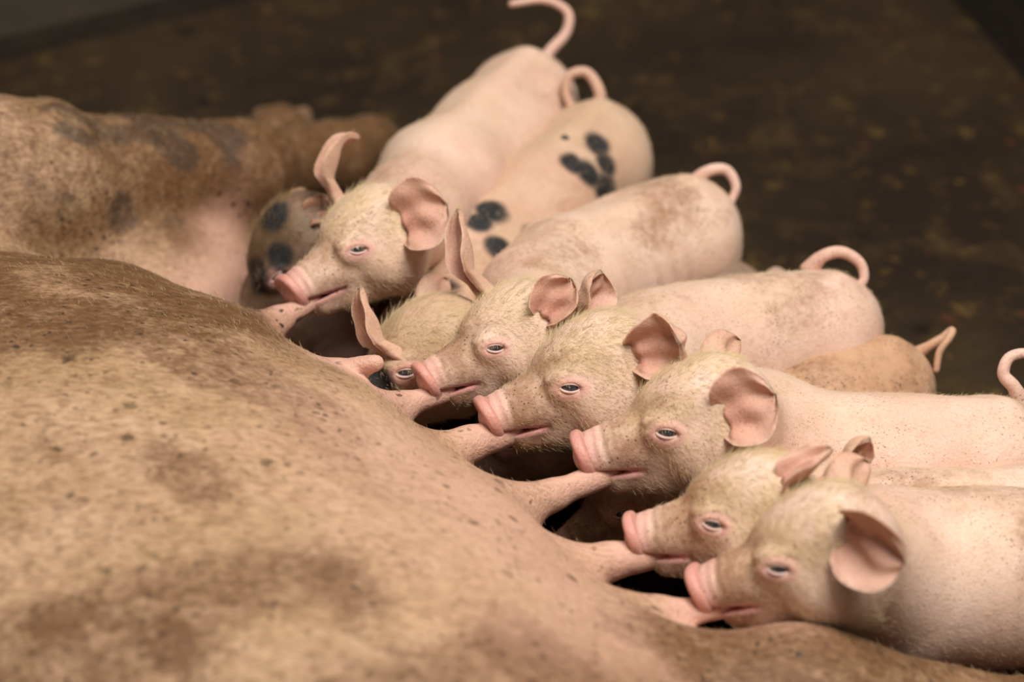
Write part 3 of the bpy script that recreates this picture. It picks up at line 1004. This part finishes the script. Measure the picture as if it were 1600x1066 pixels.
def make_ear(e, name, mat, root, org, mud):
    b, ax, fc = np.array(e['b']), np.array(e['a']), np.array(e['f'])
    fc = fc - ax * (fc @ ax)
    fc /= np.linalg.norm(fc)
    sd = np.cross(fc, ax)
    L, W, cup, curl = e['L'], e['W'], e['cup'], e['curl']
    nu, nv = 40, 31
    us = np.linspace(-.35, 1, nu)
    c, d, f = b + ax * L * us[0], ax.copy(), fc.copy()
    prof = lambda u: (max(1 - u, 0) ** (.5 + .35 * e.get('pt', 0))) * (.46 + 1.35 * max(u, 0) + .25 * min(u, 0)) * .5 / .66
    rows = []
    for i, u in enumerate(us):
        if i:
            du = us[i] - us[i - 1]
            k = curl * du * (4.2 * max(u - .35, 0))
            ck, sk = math.cos(k), math.sin(k)
            d, f = d * ck + f * sk, f * ck - d * sk
            c = c + d * L * du
        w = max(W * prof(u), .0004)
        th = cup * (1.45 - .8 * max(u, 0)) + 2.4 * max(.22 - u, 0)
        th = min(th, 2.3)
        row = []
        for v in np.linspace(-1, 1, nv):
            a = th * v
            p = c + sd * (w * math.sin(a) / th) * 1.0 + f * (w * (1 - math.cos(a)) / th)
            p = p - fc * (e.get('sink', .075) * max(.20 - u, 0))
            p = p + f * (.0022 * math.sin(8 * v + 4 * u) * (1 - v * v) + .0010 * math.sin(13 * u + 4 * v))
            nn = f * math.cos(a) - sd * math.sin(a)
            row.append((p, nn, u, v))
        rows.append(row)
    V, mk = [], []
    t0 = .0017
    for side in (1, -1):
        for row in rows:
            for p, nn, u, v in row:
                t = t0 * (1.5 - .8 * max(u, 0)) * max(1 - abs(v) ** 5, 0) ** .5 * min(1, (1 - u) * 9 + .05)
                V.append(p + nn * t * side)
                inner = side > 0
                pk = (.85 - .45 * max(u, 0)) * (1 - .5 * v * v) if inner else .18 + .2 * u
                dt = (max(0, .75 - 1.1 * abs(u - .15)) * (1 - abs(v)) if inner else .15) + .40 * max(0, (max(abs(v), u) - .8) / .2)
                mk.append((pk, min(dt + mud, 1), 0, .15 if inner else .55))
    Q = []
    n1 = nu * nv
    for i in range(nu - 1):
        for k in range(nv - 1):
            q = (i * nv + k, i * nv + k + 1, (i + 1) * nv + k + 1, (i + 1) * nv + k)
            Q.append(q[::-1])
            Q.append(tuple(n1 + t for t in q))
    bd = [(i * nv) for i in range(nu)] + [((nu - 1) * nv + k) for k in range(1, nv)] + [(i * nv + nv - 1) for i in range(nu - 2, -1, -1)]
    for i in range(len(bd) - 1):
        Q.append((bd[i], bd[i + 1], n1 + bd[i + 1], n1 + bd[i]))
    V = np.array(V)
    o = mesh_obj(name, V, Q, mat, root, np.array(mk), None, org)
    # fine hairs on the back and the rim
    cen = np.array([[r[k][0] for k in range(nv)] for r in rows]).reshape(-1, 3)
    nrm = np.array([[-r[k][1] for k in range(nv)] for r in rows]).reshape(-1, 3)
    uu = np.array([[r[k][2] for k in range(nv)] for r in rows]).reshape(-1)
    pk = rng.choice(np.where(uu > 0)[0], 380)
    return o, (cen[pk] + rng.normal(0, .001, (380, 3)), nrm[pk], np.tile(ax, (380, 1)))


def build_piglet(p):
    hd = p['head']
    HO, HM, hs = np.array(hd['o'], f32), np.array(hd['M'], f32), .01 * hd['s']
    sp = [np.array(s[:3]) for s in p['spine']]
    rr = [s[3] for s in p['spine']]
    rump, sh = sp[-1], sp[1]
    ax = rump - sh
    ax[2] = 0
    ax /= np.linalg.norm(ax)
    lat = np.cross((0, 0, 1), ax)
    org = np.array([(rump[0] + sh[0]) / 2, (rump[1] + sh[1]) / 2, 0])
    root = empty('piglet', org, p['label'], 'piglet', 'nursing piglets')
    rs = rr[-1]
    legs = []
    for s in (-1, 1):
        hip = rump - ax * .012 + lat * s * rs * .45 - np.array([0, 0, .015])
        knee = hip - ax * .028 + lat * s * .008
        knee[2] = hip[2] * .62
        hock = hip + ax * .012 + lat * s * .006
        hock[2] = max(hip[2] * .33, .03)
        foot = hock - ax * .006
        foot[2] = .011
        legs.append(((hip, knee, hock, foot), (rs * .68, .021, .0125, .0105)))
        to = sh + lat * s * rr[1] * .5 - np.array([0, 0, .02])
        el = to + ax * .006 + lat * s * .004
        el[2] = to[2] * .6
        wr = el - ax * .008
        wr[2] = el[2] * .48
        ft = wr.copy()
        ft[2] = .011
        legs.append(((to, el, wr, ft), (rr[1] * .62, .018, .0115, .0105)))
    nape = to_world(hd, (-4.2, 0, .2))
    jowl = to_world(hd, (-3.2, 0, -1.6))

    def f(P):
        d = None
        for i in range(len(sp) - 1):
            g = rc(P, sp[i], sp[i + 1], rr[i], rr[i + 1])
            d = g if d is None else smin(d, g, .05)
        dn = np.array([0, 0, .016])
        g = rc(P, sh - dn, rump - dn - ax * .015, rr[1] * .97, rr[-1] * .9)
        d = smin(d, g, .03)
        # backbone line, shoulder blades and hams
        up = np.array([0, 0, 1.0])
        d = smin(d, rc(P, sh + up * rr[1] * .86, rump + up * rs * .84, .010, .010), .02)
        for s in (-1, 1):
            d = smin(d, rc(P, sh + lat * s * rr[1] * .62 + up * .018, sh + lat * s * rr[1] * .78 - up * .02 - ax * .012, .021, .020), .014)
        d = d + .0005 * np.sin(((P - sh.astype(f32)) @ ax.astype(f32)) * 330) * sstep((P - sh.astype(f32)) @ ax.astype(f32), .03, .06) * sstep((P - sh.astype(f32)) @ ax.astype(f32), .13, .09) * np.exp(-((P[:, 2] - sh[2] + .005) / .025) ** 2)
        for s in (-1, 1):
            d = smin(d, rc(P, rump + lat * s * rs * .38 - ax * .01, rump + lat * s * rs * .34 - np.array([0, 0, .03]), rs * .72, rs * .62), .018)
        d = smin(d, rc(P, nape, sp[0], 3.5 * hs, rr[0]), .03)
        d = smin(d, rc(P, jowl, sp[1] - dn, 2.6 * hs, rr[1] * .8), .03)
        for L, Rr in legs:
            e = None
            for i in range(3):
                g = rc(P, L[i], L[i + 1], Rr[i], Rr[i + 1])
                e = g if e is None else smin(e, g, .012)
            d = smin(d, e, .018)
        Qh = ((P - HO) @ HM) / f32(hs)
        near = (Qh * Qh).sum(1) < 16.0 ** 2
        hdv = np.full(len(P), 9.0, f32)
        if near.any():
            hdv[near] = head_cm(Qh[near]) * hs
            # keep the mouth and eyes open where the body blend would fill them
        x = Qh[:, 0]
        k = (.022 - .019 * sstep(x, -4.5, -1.0)).astype(f32)
        return smin(d, hdv, k)

    allp = np.array(sp + [L[i] for L, _ in legs for i in range(4)] + [to_world(hd, (7, 0, 0)), to_world(hd, (-6, 0, 3)), to_world(hd, (0, 0, -4)), to_world(hd, (0, 4, 4)), to_world(hd, (0, -4, 4))])
    lo, hi = allp.min(0) - .062, allp.max(0) + .062
    lo[2] = max(lo[2], -.006)
    V, Q, N = polygonize(f, lo, hi, p['h'])
    qh = ((V - HO) @ HM) / hs
    x, y, z = qh.T
    inhead = sstep(x, -7, -4.5) * (np.abs(y) < 6) * (np.abs(z) < 7)
    zm = -2.78 - .03 * (x - 2)
    lips = sstep(np.abs(z - zm), .60, .25) * sstep(x, 2.1, 2.8) * (np.abs(y) < 3.4) * (x < 7)
    ey = np.sqrt(((x - EYE[0]) / 1.5) ** 2 + ((z - EYE[2]) / 1.0) ** 2)
    pk = np.maximum(lips, .55 * sstep(ey, 1.25, .8) * (np.abs(y) > 2) * (np.abs(y) < 5))
    pk = np.maximum(pk, .55 * sstep(x, 4.9, 6.0) * inhead * (np.abs(y) < 4))
    bel = sstep(N[:, 2], -.1, -.8) * .35
    pk = np.maximum(pk, bel * (1 - inhead))
    pk = np.maximum(pk, .15 * sstep(vnoise(V, 22, 11), .55, .8) * (1 - inhead))
    muz = sstep(x, -1.0, 4.2) * sstep(x, 6.6, 4.4) * inhead * (1 - lips) * (.65 + .40 * sstep(vnoise(V, 70, 17), .2, .8))
    face = inhead * sstep(x, -2, 1.5) * .30
    topd = .50 * sstep(N[:, 2], .2, .9) * (1 - inhead) * sstep(vnoise(V, 18, 21), .3, .7)
    dirt = np.clip(np.maximum(muz * .80, face) + topd + .30 * sstep(vnoise(V, 30, 4), .5, .8), 0, 1) * (1 - .6 * pk)
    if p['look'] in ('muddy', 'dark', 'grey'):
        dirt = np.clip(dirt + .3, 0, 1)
    spot = np.zeros(len(V))
    for s in p['spots']:
        c = V[np.argmin(((V - np.array(s[:3])) ** 2).sum(1))]
        spot = np.maximum(spot, sstep(np.linalg.norm(V - c, axis=1), s[3] * 1.7, s[3] * .5))
    tint = np.clip(inhead * sstep(z, -3.5, 2.0) * .95 * sstep(x, 4.5, 2) + .35 * sstep(N[:, 2], .3, .95), 0, 1)
    mask = np.stack([pk, dirt, spot, tint], 1)
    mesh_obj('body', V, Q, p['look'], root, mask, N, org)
    dark = p['look'] in ('muddy', 'dark', 'grey')
    # snout disc
    cs = np.array([to_world(hd, (6.6 + i, j, -1.45 + k)) for i in (-1.8, 1.2) for j in (-2.6, 2.6) for k in (-2.6, 2.6)])
    vs, qs, ns = polygonize(lambda P: snout_cm(((P - HO) @ HM) / f32(hs)) * hs, cs.min(0), cs.max(0), .0009)
    qq = ((vs - HO) @ HM) / hs
    rim = sstep(qq[:, 0] - .35 * (qq[:, 2] + 1.45), 6.75, 6.2)
    ms = np.stack([.6 - .3 * rim, .10 + .55 * rim, 0 * rim, .1 * rim], 1)
    mesh_obj('snout', vs, qs, 'snout', root, ms, ns, org)
    # eyes
    for s in (1, -1):
        c = np.array([EYE[0], EYE[1] * s, EYE[2]])
        V2, Q2 = [], []
        nu, nv = 14, 20
        for i in range(nu + 1):
            for k in range(nv):
                t, g = math.pi * i / nu, 2 * math.pi * k / nv
                V2.append(to_world(hd, c + .90 * np.array([math.sin(t) * math.cos(g), math.cos(t), math.sin(t) * math.sin(g)])))
        for i in range(nu):
            for k in range(nv):
                Q2.append((i * nv + k, i * nv + (k + 1) % nv, (i + 1) * nv + (k + 1) % nv, (i + 1) * nv + k))
        eye = mesh_obj('eye', V2, Q2, 'eye', root, origin=org)
        # lid rim: tube on the almond edge
        ca, sa = math.cos(.22), math.sin(.22)
        ring = []
        for k in range(28):
            g = 2 * math.pi * k / 28
            ex, ez = .88 * math.cos(g), .34 * math.sin(g) * abs(math.sin(g)) ** .3
            xx, zz = ex * ca - ez * sa, ex * sa + ez * ca
            yy = math.sqrt(max(.93 ** 2 - xx * xx * .55 - zz * zz, .02))
            ring.append(to_world(hd, c + np.array([xx, yy * s, zz])))
        ring = np.array(ring)
        cc = ring.mean(0)
        Vr, Qr = [], []
        for k in range(28):
            t = ring[(k + 1) % 28] - ring[k - 1]
            t /= np.linalg.norm(t)
            o_ = ring[k] - cc
            o_ -= t * (o_ @ t)
            o_ /= np.linalg.norm(o_)
            w_ = np.cross(t, o_)
            for j in range(8):
                g = j * math.pi / 4
                rad = hs * (.07 if k < 14 else .13)
                Vr.append(ring[k] + rad * (o_ * math.cos(g) + w_ * math.sin(g)))
        for k in range(28):
            for j in range(8):
                Qr.append((k * 8 + j, k * 8 + (j + 1) % 8, ((k + 1) % 28) * 8 + (j + 1) % 8, ((k + 1) % 28) * 8 + j))
        mesh_obj('eyelid', Vr, Qr, 'lid', eye, origin=(0, 0, 0) if False else org)
        if not dark:
            up = ring[2:13]
            n_ = 13
            idx = rng.uniform(0, len(up) - 1.01, n_)
            i0 = idx.astype(int)
            rp = up[i0] + (up[i0 + 1] - up[i0]) * (idx - i0)[:, None]
            outd = HM[:, 1] * s
            Nn = np.tile(outd, (n_, 1)).astype(float)
            Dn = np.tile(-HM[:, 2] * .8 + HM[:, 0] * .1, (n_, 1)).astype(float)
            hairs('eyelashes', rp, Nn, Dn, np.full(n_, .0055), .00012, 'hair', eye, org, lift=.4, droop=.5)
    # tail
    tl = p['tail']
    r0, r1 = (.0062, .0036) if p['look'] != 'muddy' else (.0048, .0028)
    vt, qt = tube(tl, np.linspace(r0, r1, len(tl)) + np.array([.0025] + [0] * (len(tl) - 1)), 14)
    mesh_obj('tail', vt, qt, p['look'], root, np.tile((.25, .3, 0, .1), (len(vt), 1)), None, org)
    # ears
    eh = []
    for e in p['ears']:
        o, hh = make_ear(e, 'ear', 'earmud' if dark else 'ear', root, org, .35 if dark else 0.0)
        eh.append(hh)
    # trotters
    for L, _ in legs:
        e = L[3]
        fw = -ax

        def tf(P):
            g = None
            for s in (-1, 1):
                w = rc(P, e + lat * s * .0055 + fw * .004, e + lat * s * .0065 + fw * .016 - np.array([0, 0, .004]), .0085, .005)
                g = w if g is None else np.minimum(g, w)
            return smax(g, .0005 - P[:, 2], .002)
        v, qq, n_ = polygonize(tf, e - .035, e + .035, .002)
        mesh_obj('trotter', v, qq, 'hoof', root, origin=org)
    # coat: longer bristles on the face and nape, fine down on the body
    ok = np.where((lips < .1) & (x < 5.6) & (ey > 1.05) | (inhead < .5))[0]
    ih = inhead[ok] > .4
    wgt = np.where(ih, 2.6, 1.0) * np.where(muz[ok] > .5, .5, 1)
    n = int(19000 * p['hair'] * (.4 if dark else 1))
    pick = rng.choice(ok, n, p=wgt / wgt.sum())
    J = rng.normal(0, .0012, (n, 3))
    J -= N[pick] * (J * N[pick]).sum(1)[:, None]
    hb = inhead[pick][:, None]
    D = hb * (-HM[:, 0])[None] + (1 - hb) * ax[None] + np.array([0, 0, -.25])
    ln = np.where(inhead[pick] > .4, .0085 + .004 * sstep(z[pick], 0, 3) - .004 * sstep(x[pick], 1, 4), .0055)
    P_, N_, D_, L_ = [(V[pick] + J)], [N[pick]], [D], [ln]
    for a_, b_, c_ in eh:
        P_.append(a_), N_.append(b_), D_.append(c_), L_.append(np.full(len(a_), .0045))
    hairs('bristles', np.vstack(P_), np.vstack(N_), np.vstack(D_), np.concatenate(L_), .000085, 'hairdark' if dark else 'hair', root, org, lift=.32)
    return root


import time
t0 = time.time()
build_sow()
print('sow', time.time() - t0)
for p in PIGS:
    build_piglet(p)
print('all', time.time() - t0, sum(len(o.data.polygons) for o in bpy.data.objects if o.type == 'MESH'))
